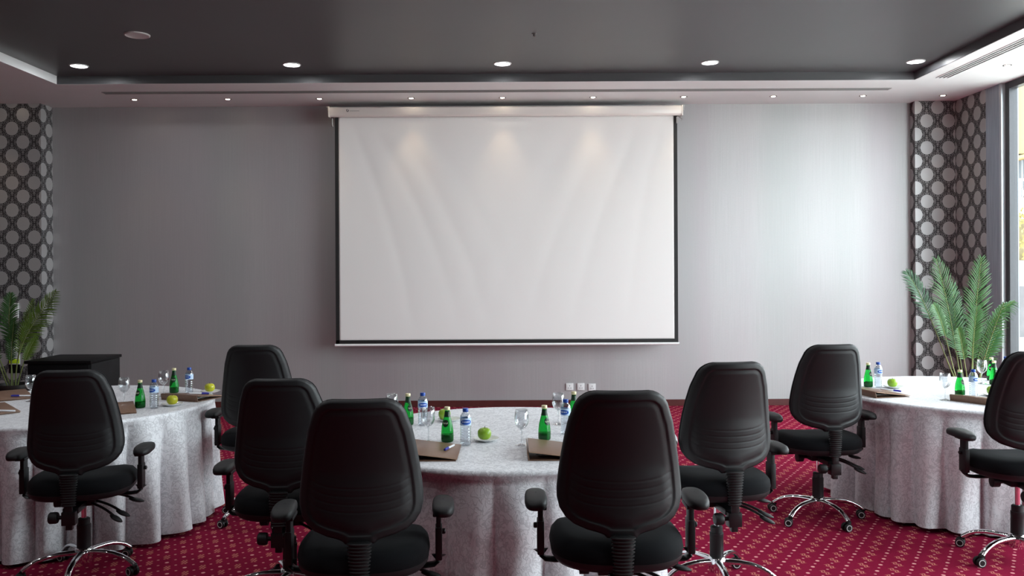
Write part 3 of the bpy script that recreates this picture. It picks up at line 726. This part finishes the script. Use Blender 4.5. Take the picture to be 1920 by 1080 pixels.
def mk_green():
    b = empty('green_water_bottle')
    MB().lathe([(.024,.0005),(.029,.003),(.0312,.010),(.0315,.032),(.0305,.052),(.0275,.078),(.0225,.100),(.0165,.122),(.0128,.140),(.0118,.158)], 32).build('bottle_body', M['green'], b, angle=60)
    MB().lathe([(.0235,.004),(.0292,.008),(.0294,.030),(.028,.038),(.001,.0381)], 24).build('bottle_water', M['sparkling'], b, angle=50)
    MB().lathe([(.0135,.1565),(.0142,.158),(.0142,.170),(.0130,.172),(.001,.1722)], 24).build('bottle_cap', M['cap_gold'], b, angle=50)
    MB().lathe([(.0172,.1235),(.0136,.138),(.0132,.146),(.0126,.150)], 24, cap0=False, cap1=False).build('neck_label', M['label_green'], b, angle=180)
    # shield label on the shoulder
    mb = MB(); rows = []
    for i in range(13):
        v = -1+2*i/12; z = .094+v*.018; r = float(np.interp(z, [.052,.078,.100,.122], [.0305,.0275,.0225,.0165]))+.0006; w = math.sqrt(max(0.0001, 1-v*v))*.016
        rows.append([(r*math.sin(w*s/r), -r*math.cos(w*s/r), z) for s in np.linspace(-1, 1, 13)])
    mb.grid(rows); lb = mb.build('bottle_label', M['label_green'], b, angle=180)
    mb = MB()
    for k in range(7):
        a = (k-3)*.15; r = .0250; zz = .094+.0015*math.cos(k*2.1)
        mb.box((r*math.sin(a), -r*math.cos(a), zz), (.0022, .0012, .0075-.002*(k % 2)))
    mb.build('label_lettering', M['label_pale'], lb, smooth=False)
    return b
def mk_water():
    b = empty('water_bottle'); pr = [(.018,.0005),(.0235,.003),(.0255,.010)]
    for k in range(6):
        z = .016+k*.013; pr += [(.0262,z),(.0245,z+.005),(.0262,z+.010)]
    pr += [(.0258,.098),(.0262,.104),(.0262,.132),(.0245,.143),(.0185,.154),(.0125,.160),(.0118,.164)]
    MB().lathe(pr, 32).build('bottle_body', M['pet'], b, angle=60)
    MB().lathe([(.0138,.162),(.0142,.164),(.0142,.177),(.0128,.179),(.001,.1792)], 24).build('bottle_cap', M['cap_blue'], b, angle=50)
    uvstrip('bottle_label', .0268, .098, .134, -PI, PI, M['label_blue'], b, 36)
    return b
def mk_plate():
    return MB().lathe([(.022,.0008),(.036,.001),(.040,.0035),(.060,.011),(.0655,.0145),(.0660,.0160),(.0645,.0160),(.056,.0125),(.038,.006),(.001,.0055)], 48).build('side_plate', M['china'], angle=60)
def mk_apple(mat, name):
    a = empty('apple'); mb = MB(); V = []
    for i in range(25):
        ph = PI*i/24; row = []
        for k in range(36):
            th = 2*PI*k/36; r = .034*(math.sin(ph)**.82)*(1+.03*math.cos(5*th)*abs(math.cos(ph)))
            z = .0315-.0305*math.cos(ph)+(-.0085*math.exp(-(r/.010)**2) if ph > PI/2 else .004*math.exp(-(r/.012)**2))
            r *= 1+.06*math.sin(max(0, ph-PI/2))
            row.append((r*math.cos(th), r*math.sin(th), z))
        V.append(row)
    mb.grid(V, closed_u=True); mb.build('apple_flesh', mat, a, angle=180)
    MB().tube([(0,0,.052),(.001,0,.060),(.004,.001,.068)], [.0012,.0012,.0018], 8).build('apple_stem', M['stem'], a)
    return a
def mk_folder():
    """closed document folder; the spine is at local -x, the free edge at +x"""
    f = empty('document_folder'); L, W = .31, .245
    MB().box((0,0,.0025), (W, L, .004)).build('bottom_cover', M['folder'], f, bevel=.001)
    MB().box((.006,.03,.008), (W-.08, L-.12, .006)).build('notepad', M['paper'], f, bevel=.0005)
    R_ = Matrix.Rotation(math.radians(7.0), 3, 'Y')
    MB().box((.004,0,.0245), (W+.006, L, .0042), R_).build('top_cover', M['folder'], f, bevel=.0012)
    MB().box((-W/2,0,.0215), (.004, L, .037), Matrix.Rotation(math.radians(-12), 3, 'Y')).build('spine', M['folder'], f, bevel=.0012)
    MB().box((.004,-L/2-.0006,.0245), (W+.004, .0012, .0030), R_).box((W/2+.005,0,.0098),(.0012,L,.003)).build('edge_binding', M['folder_edge'], f, smooth=False)
    return f
def mk_pen():
    p = empty('ballpoint_pen'); R_ = Matrix.Rotation(PI/2, 3, 'Y')
    MB().lathe([(.001,0),(.0045,.002),(.005,.01),(.005,.085)], 14, (-.06,0,.005), rot=R_).build('pen_barrel', M['pen_white'], p)
    MB().lathe([(.0056,.084),(.0058,.09),(.0055,.132),(.001,.134)], 14, (-.06,0,.005), rot=R_).box((.045,0,.0115), (.04,.003,.0015)).build('pen_cap', M['pen_blue'], p)
    return p
protos = {'glass': mk_glass(), 'green': mk_green(), 'water': mk_water(), 'plate': mk_plate(), 'apple': mk_apple(M['apple'], 'g'), 'apple_y': mk_apple(M['apple_yellow'], 'y'), 'folder': mk_folder(), 'pen': mk_pen()}
used = set()
GR = {'glass': 'wine glasses on the tables', 'green': 'green glass water bottles on the tables', 'water': 'blue-capped water bottles on the tables', 'plate': 'small white plates on the tables',
      'apple': 'apples on small plates', 'apple_y': 'apples on small plates', 'folder': 'brown document folders on the tables', 'pen': 'pens on the folders'}
CT = {'glass': 'glass', 'green': 'bottle', 'water': 'water bottle', 'plate': 'plate', 'apple': 'apple', 'apple_y': 'apple', 'folder': 'folder', 'pen': 'pen'}
def place(kind, x, y, rz, label, z=0., tilt=0.):
    p = protos[kind]
    o = p if kind not in used else copy_tree(p); used.add(kind)
    o.location = (x, y, TZ+z); o.rotation_euler = (0, tilt, rz); tag(o, label, CT[kind], GR[kind]); return o
R = math.radians
# centre table
place('glass', -.415, 4.195, 0, 'empty wine glass behind the left foreground chair, standing behind the brown folder with a pen')
place('green', -.323, 4.205, R(-18), 'green bottle with round dark label, behind the folder with a pen on the centre table')
place('water', -.228, 4.118, R(10), 'blue-capped water bottle just left of the front apple on the centre table')
place('plate', -.134, 4.218, 0, 'white plate with an apple in the front middle of the centre table')
place('apple', -.140, 4.212, R(40), 'green apple on the plate in the front middle of the centre table', .006)
place('folder', -.375, 3.925, R(0), 'brown folder with a pen, behind the left foreground chair')
place('pen', -.292, 3.955, R(-105), 'white pen with blue cap on the folder behind the left foreground chair', 0.0202, R(-1.8))
place('glass', .042, 4.111, 0, 'empty wine glass at front centre, left of the right folder on the centre table')
place('green', .157, 4.237, R(35), 'green bottle with plain neck band behind the right folder on the centre table')
place('water', .272, 4.386, R(-30), 'blue-capped water bottle half hidden by the right foreground chair')
place('folder', .190, 3.925, R(0), 'brown folder with raised spine, beside the right foreground chair')
place('glass', .249, 4.66, 0, 'wine glass at the far right of the centre table, below the wall sockets')
place('green', .337, 4.706, R(80), 'green bottle at the far right of the centre table, below the wall sockets')
place('glass', -.659, 4.654, 0, 'wine glass on the far left of the centre table, only its rim above a chair')
place('green', -.573, 4.668, R(40), 'green bottle on the far left of the centre table beside a chair back')
place('water', -.49, 4.649, R(12), 'blue-capped water bottle on the far left of the centre table')
place('plate', -.354, 4.776, 0, 'white plate behind the green bottle on the left of the centre table')
place('apple', -.383, 4.79, R(200), 'green apple behind the green bottle with round label, centre table', .006)
# left table
place('glass', -3.156, 5.59, 0, 'wine glass at the far left, beside the back of the leftmost chair')
place('folder', -3.40, 5.70, R(-48), 'brown folder on the left table nearest the palm, at the picture edge')
place('pen', -3.262, 5.69, R(200), 'blue-capped pen on the folder nearest the left palm', 0.0180, R(-2.6))
place('folder', -3.16, 5.10, R(-40), 'brown folder at the front of the left table, left of the leftmost chair')
place('pen', -3.03, 5.085, R(195), 'blue and white pen on the front folder left of the leftmost chair', 0.0170, R(-4))
place('glass', -2.474, 5.435, 0, 'wine glass just right of the leftmost chair back, left table')
place('green', -2.315, 5.303, R(-20), 'front green bottle on the left table, left of the plastic water bottle')
place('water', -2.218, 5.279, R(-24), 'front blue-capped water bottle on the left table beside the yellow apple')
place('glass', -2.371, 5.799, 0, 'rear wine glass on the left table, left of the rear green bottle')
place('green', -2.36, 5.95, R(10), 'rear green bottle on the left table behind the folder')
place('water', -2.245, 5.925, R(-22), 'rear blue-capped water bottle on the left table against the grey wall')
place('plate', -2.15, 5.381, 0, 'white plate holding the yellow apple in front of the folder, left table')
place('apple_y', -2.145, 5.376, R(15), 'yellow-green apple in front of the folder on the left table', .006)
place('folder', -2.13, 5.685, R(67), 'brown folder between the two apples on the left table')
place('pen', -2.10, 5.69, R(35), 'blue and white pen on the folder between the two apples', 0.0277, R(5.9))
place('plate', -2.105, 5.945, 0, 'white plate at the right rim of the left table')
place('apple_y', -2.108, 5.94, R(130), 'yellow apple on the plate at the right rim of the left table', .006)
place('folder', -2.44, 5.13, R(-62), 'brown folder half hidden by the right side of the leftmost chair')
# right table
place('green', 2.527, 6.062, R(30), 'green bottle mostly hidden behind the chair left of the right table')
place('water', 2.585, 6.033, R(30), 'blue-capped water bottle at the left of the right table')
place('plate', 2.678, 6.002, 0, 'white plate with green apple at the left of the right table')
place('apple', 2.670, 5.998, R(75), 'green apple on the plate at the left of the right table', .006)
place('folder', 2.44, 5.70, R(12), 'brown folder with a pen at the left of the right table')
place('pen', 2.545, 5.765, R(-18), 'blue-capped pen on the left folder of the right table', 0.0162, R(6.1))
place('glass', 2.753, 5.433, 0, 'wine glass in the front middle of the right table')
place('green', 2.941, 5.611, R(28), 'front green bottle with round dark label on the right table')
place('water', 3.010, 5.575, R(32), 'front blue-capped water bottle on the right table, right of the labelled green bottle')
place('folder', 2.965, 5.36, R(34), 'brown folder at the front right of the right table beside the rightmost chair')
place('plate', 3.154, 5.603, 0, 'white plate half hidden by the rightmost chair')
place('apple', 3.145, 5.595, R(75), 'green apple half hidden by the rightmost chair', .006)
place('glass', 3.409, 6.198, 0, 'rear wine glass on the right table below the palm')
place('green', 3.470, 6.15, R(30), 'rear green bottle on the right table, nearer of two')
place('green', 3.575, 6.371, R(-40), 'rear green bottle on the right table, farther of two')
place('water', 3.676, 6.36, R(10), 'rear blue-capped water bottle on the right table next to the window')
place('folder', 3.68, 6.09, R(70), 'brown folder at the far right of the right table behind the rightmost chair')

# ------------------------------------------------------------------ palms
def frond(parent, pts, wid, nleaf, mat, start=.42, nrm=(0,-1,0), droop=.25, seed=0, ang=50):
    r_ = random.Random(seed); P0, P1, P2, P3 = [Vector(p) for p in pts]
    def B(s): return P0*(1-s)**3+P1*3*s*(1-s)**2+P2*3*s*s*(1-s)+P3*s**3
    st = MB().tube([B(k/24) for k in range(25)], [.0065*(1-.75*k/24)+.0008 for k in range(25)], 8).build('frond_stalk', M['stalk'], parent)
    mb = MB(); N = Vector(nrm).normalized()
    for i in range(nleaf):
        s = start+(1-start)*(i+.3)/nleaf; q = (s-start)/(1-start)
        p = B(s); d = (B(min(1, s+.01))-B(s-.01)).normalized(); side = d.cross(N).normalized()
        ln = wid*(math.sin(PI*min(1, .12+q*.86))**.6)*r_.uniform(.9, 1.08)
        for sg in (-1, 1):
            a = math.radians(ang*(1-.45*q)+r_.uniform(-4, 4)); dr = (d*math.cos(a)+side*sg*math.sin(a)).normalized()
            up = dr.cross(d.cross(dr)).normalized(); wdir = dr.cross(N).normalized(); w = .0052+.002*(1-q)
            vs = []; K = 5
            for k in range(K+1):
                u = k/K; c = p+dr*ln*u+Vector((0,0,-1))*droop*ln*u*u+N*(.10*ln*math.sin(u*PI)+r_.uniform(-.002,.002)); ww = w*math.sin(PI*min(.98, .18+.8*u))**.7
                if k == K: ww = .0006
                vs += [c-wdir*ww, c+N*(-.0025), c+wdir*ww]
            fs = []
            for k in range(K): fs += [(3*k, 3*k+1, 3*k+4, 3*k+3), (3*k+1, 3*k+2, 3*k+5, 3*k+4)]
            mb.add(vs, fs)
    f = mb.build('frond', mat, parent, angle=180, recalc=False)
    st.parent = f
    return f
def pot(parent, h, r):
    MB().lathe([(r*.72,0),(r*.78,.01),(r,h-.03),(r*1.05,h-.03),(r*1.05,h),(r*.95,h),(r*.93,h-.03)], 40, cap1=False).build('plant_pot', M['pot'], parent, angle=40)
    MB().lathe([(r*.94,h-.035),(r*.5,h-.028),(.01,h-.025)], 30).build('pot_soil', M['soil'], parent)
pr = empty('potted_palm', (4.47, 8.35, 0)); tag(pr, 'potted palm with broad green fronds in the corner by the window', 'plant'); pot(pr, .34, .17)
def W(dx, z, dy=0.): return (dx, dy, z)
zb_ = .32
FR = [ # tip dx, tip z, mid offset, width, leaves, mat, start, droop
    ((-.05,0), (-.06,.05), (-.10,.62), (-.12,1.05), (-.275,1.69), .25, 34, 'leaf', .44, .10, (.1,-1,.1)),
    ((.04,.03), (.02,.05), (.05,.60), (.06,1.05), (.175,1.70), .22, 34, 'leaf', .50, .12, (-.1,-1,.1)),
    ((-.03,.05), (-.05,.10), (-.22,.80), (-.36,1.30), (-.53,1.56), .17, 26, 'leaf_dark', .58, .12, (.2,-1,.3)),
    ((-.07,-.02), (-.10,-.08), (-.20,.60), (-.28,1.10), (-.42,1.25), .16, 26, 'leaf', .60, .45, (.2,-1,.5)),
    ((.02,-.03), (.03,-.06), (.02,.65), (.10,1.13), (.38,1.27), .15, 28, 'leaf', .52, .45, (0,-.8,.8)),
    ((.05,-.02), (.04,-.10), (.06,.50), (.12,.85), (.24,1.26), .17, 26, 'leaf', .35, .35, (-.5,-1,.1)),
    ((.06,.02), (.08,.02), (.12,.50), (.20,.82), (.32,.98), .13, 20, 'leaf_dark', .55, .4, (-.2,-1,.4)),
    ((0,.06), (.0,.1), (-.05,.7), (-.10,1.0), (-.06,1.44), .18, 28, 'leaf_dark', .45, .2, (0,-1,.3)),
    ((0,-.05), (.0,-.06), (.0,.6), (.0,.9), (.02,1.22), .16, 26, 'leaf', .45, .3, (0,-1,.2)),
    ((-.02,-.05), (-.04,-.1), (-.06,.6), (-.12,.85), (-.20,1.02), .13, 20, 'leaf', .50, .4, (0,-1,.2)),
]
for k, (b0, m1, m2, m3, tp, wd, nl, mt, stt, dr, nr) in enumerate(FR):
    y1 = m1[1] if abs(m1[1]) < .2 else 0
    frond(pr, [(b0[0], b0[1], zb_), (m2[0], y1*.5, zb_+m2[1]*.45), (m3[0], y1, m3[1]), (tp[0], y1*1.8, tp[1])], wd, nl, M[mt], stt, nr, dr, seed=k)
pl = empty('potted_palm', (-5.29, 9.05, 0)); tag(pl, 'potted palm cut off by the left edge before the patterned pillar', 'plant'); pot(pl, .42, .17)
FL = [
    ((.02,0), (.04,.85), (.20,1.02), (.50,1.40), .20, 30, 'leaf_olive', .42, .25, (.2,-1,.1)),
    ((.03,-.02), (.03,.70), (.10,.95), (.22,1.32), .12, 26, 'leaf_olive', .40, .3, (.9,-1,0)),
    ((-.02,.02), (-.05,.8), (-.08,1.1), (-.05,1.38), .17, 30, 'leaf', .42, .3, (.2,-1,.2)),
    ((-.04,0), (-.16,.8), (-.30,1.1), (-.46,1.30), .18, 28, 'leaf_dark', .45, .3, (-.2,-1,.3)),
    ((.0,-.04), (-.02,.6), (-.02,.85), (.02,1.10), .14, 24, 'leaf', .40, .35, (0,-1,.2)),
    ((.04,.0), (.08,.62), (.14,.78), (.22,.92), .10, 20, 'leaf_olive', .45, .35, (.6,-1,.2)),
    ((-.05,-.03), (-.12,.6), (-.2,.85), (-.28,1.02), .15, 24, 'leaf', .40, .35, (0,-1,.2)),
]
for k, (b0, m2, m3, tp, wd, nl, mt, stt, dr, nr) in enumerate(FL):
    y1 = -.04+.03*(k % 3)
    frond(pl, [(b0[0], b0[1], .40), (m2[0], y1, m2[1]), (m3[0], y1, m3[1]), (tp[0], y1*2, tp[1])], wd, nl, M[mt], stt, nr, dr, seed=50+k)

# ------------------------------------------------------------------ outside the window
struct('floor_terrace', MB().box((25.4, 10, -.1), (40, 70, .1)), M['paving'])
yb = empty('yellow_building', (11.5, 18.2, 0)); tag(yb, 'yellow clad building seen through the window, above the dark louvres', 'building')
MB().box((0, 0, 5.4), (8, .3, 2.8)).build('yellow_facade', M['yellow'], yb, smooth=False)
MB().box((0, .05, 3.55), (8, .25, .92)).build('louvre_band', M['louvre'], yb, smooth=False)
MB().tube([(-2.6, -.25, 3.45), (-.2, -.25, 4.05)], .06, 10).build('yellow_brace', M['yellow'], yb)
MB().box((0, .1, 1.55), (8, .3, 3.1)).build('cream_wall', M['cream'], yb, smooth=False)
rl = empty('iron_railing', (11., 17.2, 0)); tag(rl, 'pale ornamental iron railing before the dark louvres outside', 'railing')
mb = MB().box((0,0,3.36),(6,.05,.05)).box((0,0,2.86),(6,.05,.04)); mb.build('rail', M['white_metal'], rl, smooth=False)
mb = MB()
for k in range(24):
    x = -3+k*.25; mb.box((x,0,3.11),(.025,.025,.5))
    mb.tube([(x,0,2.9),(x+.12,0,3.2),(x+.25,0,2.9)], .011, 6).tube([(x,0,3.3),(x+.12,0,3.0),(x+.25,0,3.3)], .011, 6)
mb.build('railing_scrollwork', M['white_metal'], rl)
MB().box((0,.25,1.40),(6.4,.7,2.78)).build('railing_plinth', M['cream'], rl, smooth=False)
hd = empty('hedge', (10.4, 15.6, 0)); tag(hd, 'sunlit yellowish hedge outside the window above the pale wall', 'hedge')
mb = MB(); r_ = random.Random(4)
for k in range(2600):
    x = r_.uniform(-2.4, 2.4); y = r_.uniform(-.35,.35); z = r_.uniform(1.72, 2.55+.12*math.sin(4*x)); s_ = r_.uniform(.03,.06); a = r_.uniform(0,6.28); b_ = r_.uniform(-1,1)
    c = Vector((x,y,z)); d1 = Vector((math.cos(a), math.sin(a)*.6, b_)).normalized()*s_; d2 = d1.cross(Vector((.3,1,.2))).normalized()*s_*.5
    mb.add([c-d1, c+d2, c+d1, c-d2], [(0,1,2,3)])
tag(mb.build('leaves', M['hedge'], hd, smooth=False, recalc=False), kind='stuff')
MB().box((0,.1,2.08),(4.7,.35,.74)).build('twigs', M['hedge_dark'], hd, smooth=False)
MB().box((0,0,.86),(4.9,.6,1.72)).build('planter_wall', M['cream'], hd, smooth=False)
fn = empty('picket_fence', (8.2, 12.2, 0)); tag(fn, 'grey wooden picket fence with arched gate outside the window', 'fence')
MB().box((0,.05,.30),(4.2,.24,.60)).build('fence_base', M['ledge'], fn, smooth=False)
mb = MB().box((0,.03,1.13),(4,.03,.05)).box((0,.03,.76),(4,.03,.05)); mb.build('fence_rail', M['fence_grey'], fn, smooth=False)
for k in range(26):
    x = -2.0+k*.155; h = .66 + (.16*math.sin(PI*((x+1.05)/.9)) if -1.05 < x < -.15 else 0)
    MB().box((x,0,.60+h/2),(.085,.025,h)).build('picket', M['fence_grey'], fn, smooth=False)

# ------------------------------------------------------------------ camera and light
cam = bpy.data.cameras.new('camera'); co = bpy.data.objects.new('camera', cam); COL.objects.link(co)
co.location = (0, 0, 1.6); co.rotation_euler = (PI/2, math.radians(.3), 0)
cam.sensor_width = 36; cam.lens = 1600/1920*36; cam.shift_y = -34/1920; cam.clip_start = .05; cam.clip_end = 200
scene.camera = co
w = bpy.data.worlds.new('world'); scene.world = w; w.use_nodes = True; nt = w.node_tree; nt.nodes.clear()
ow = nt.nodes.new('ShaderNodeOutputWorld'); bg = nt.nodes.new('ShaderNodeBackground')
bg.inputs[0].default_value = (.86,.94,1.0,1); bg.inputs[1].default_value = 8.0
nt.links.new(bg.outputs[0], ow.inputs[0])
sun = add_light('sun', 'SUN', (15, 0, 20), 1.2, (1., .93, .82), angle=math.radians(8)); sun.rotation_euler = (math.radians(40), 0, math.radians(-20))
for i in range(3):
    y0, y1 = YW[i+1], YW[i]
    l = add_light('window_portal', 'AREA', (5.30, (y0+y1)/2, ZS/2), 1, shape='RECTANGLE', size=ZS, size_y=y1-y0)
    l.rotation_euler = (0, PI/2, 0); l.data.cycles.is_portal = True
scene.view_settings.view_transform = 'Standard'; scene.view_settings.look = 'None'; scene.view_settings.exposure = .55; scene.view_settings.gamma = 1
scene.view_settings.use_curve_mapping = False
scene.cycles.max_bounces = 9; scene.cycles.diffuse_bounces = 4; scene.cycles.transparent_max_bounces = 24; scene.cycles.transmission_bounces = 8
scene.cycles.sample_clamp_indirect = 8.; scene.cycles.caustics_reflective = False; scene.cycles.caustics_refractive = False
scene.cycles.use_denoising = True
bpy.context.view_layer.update()
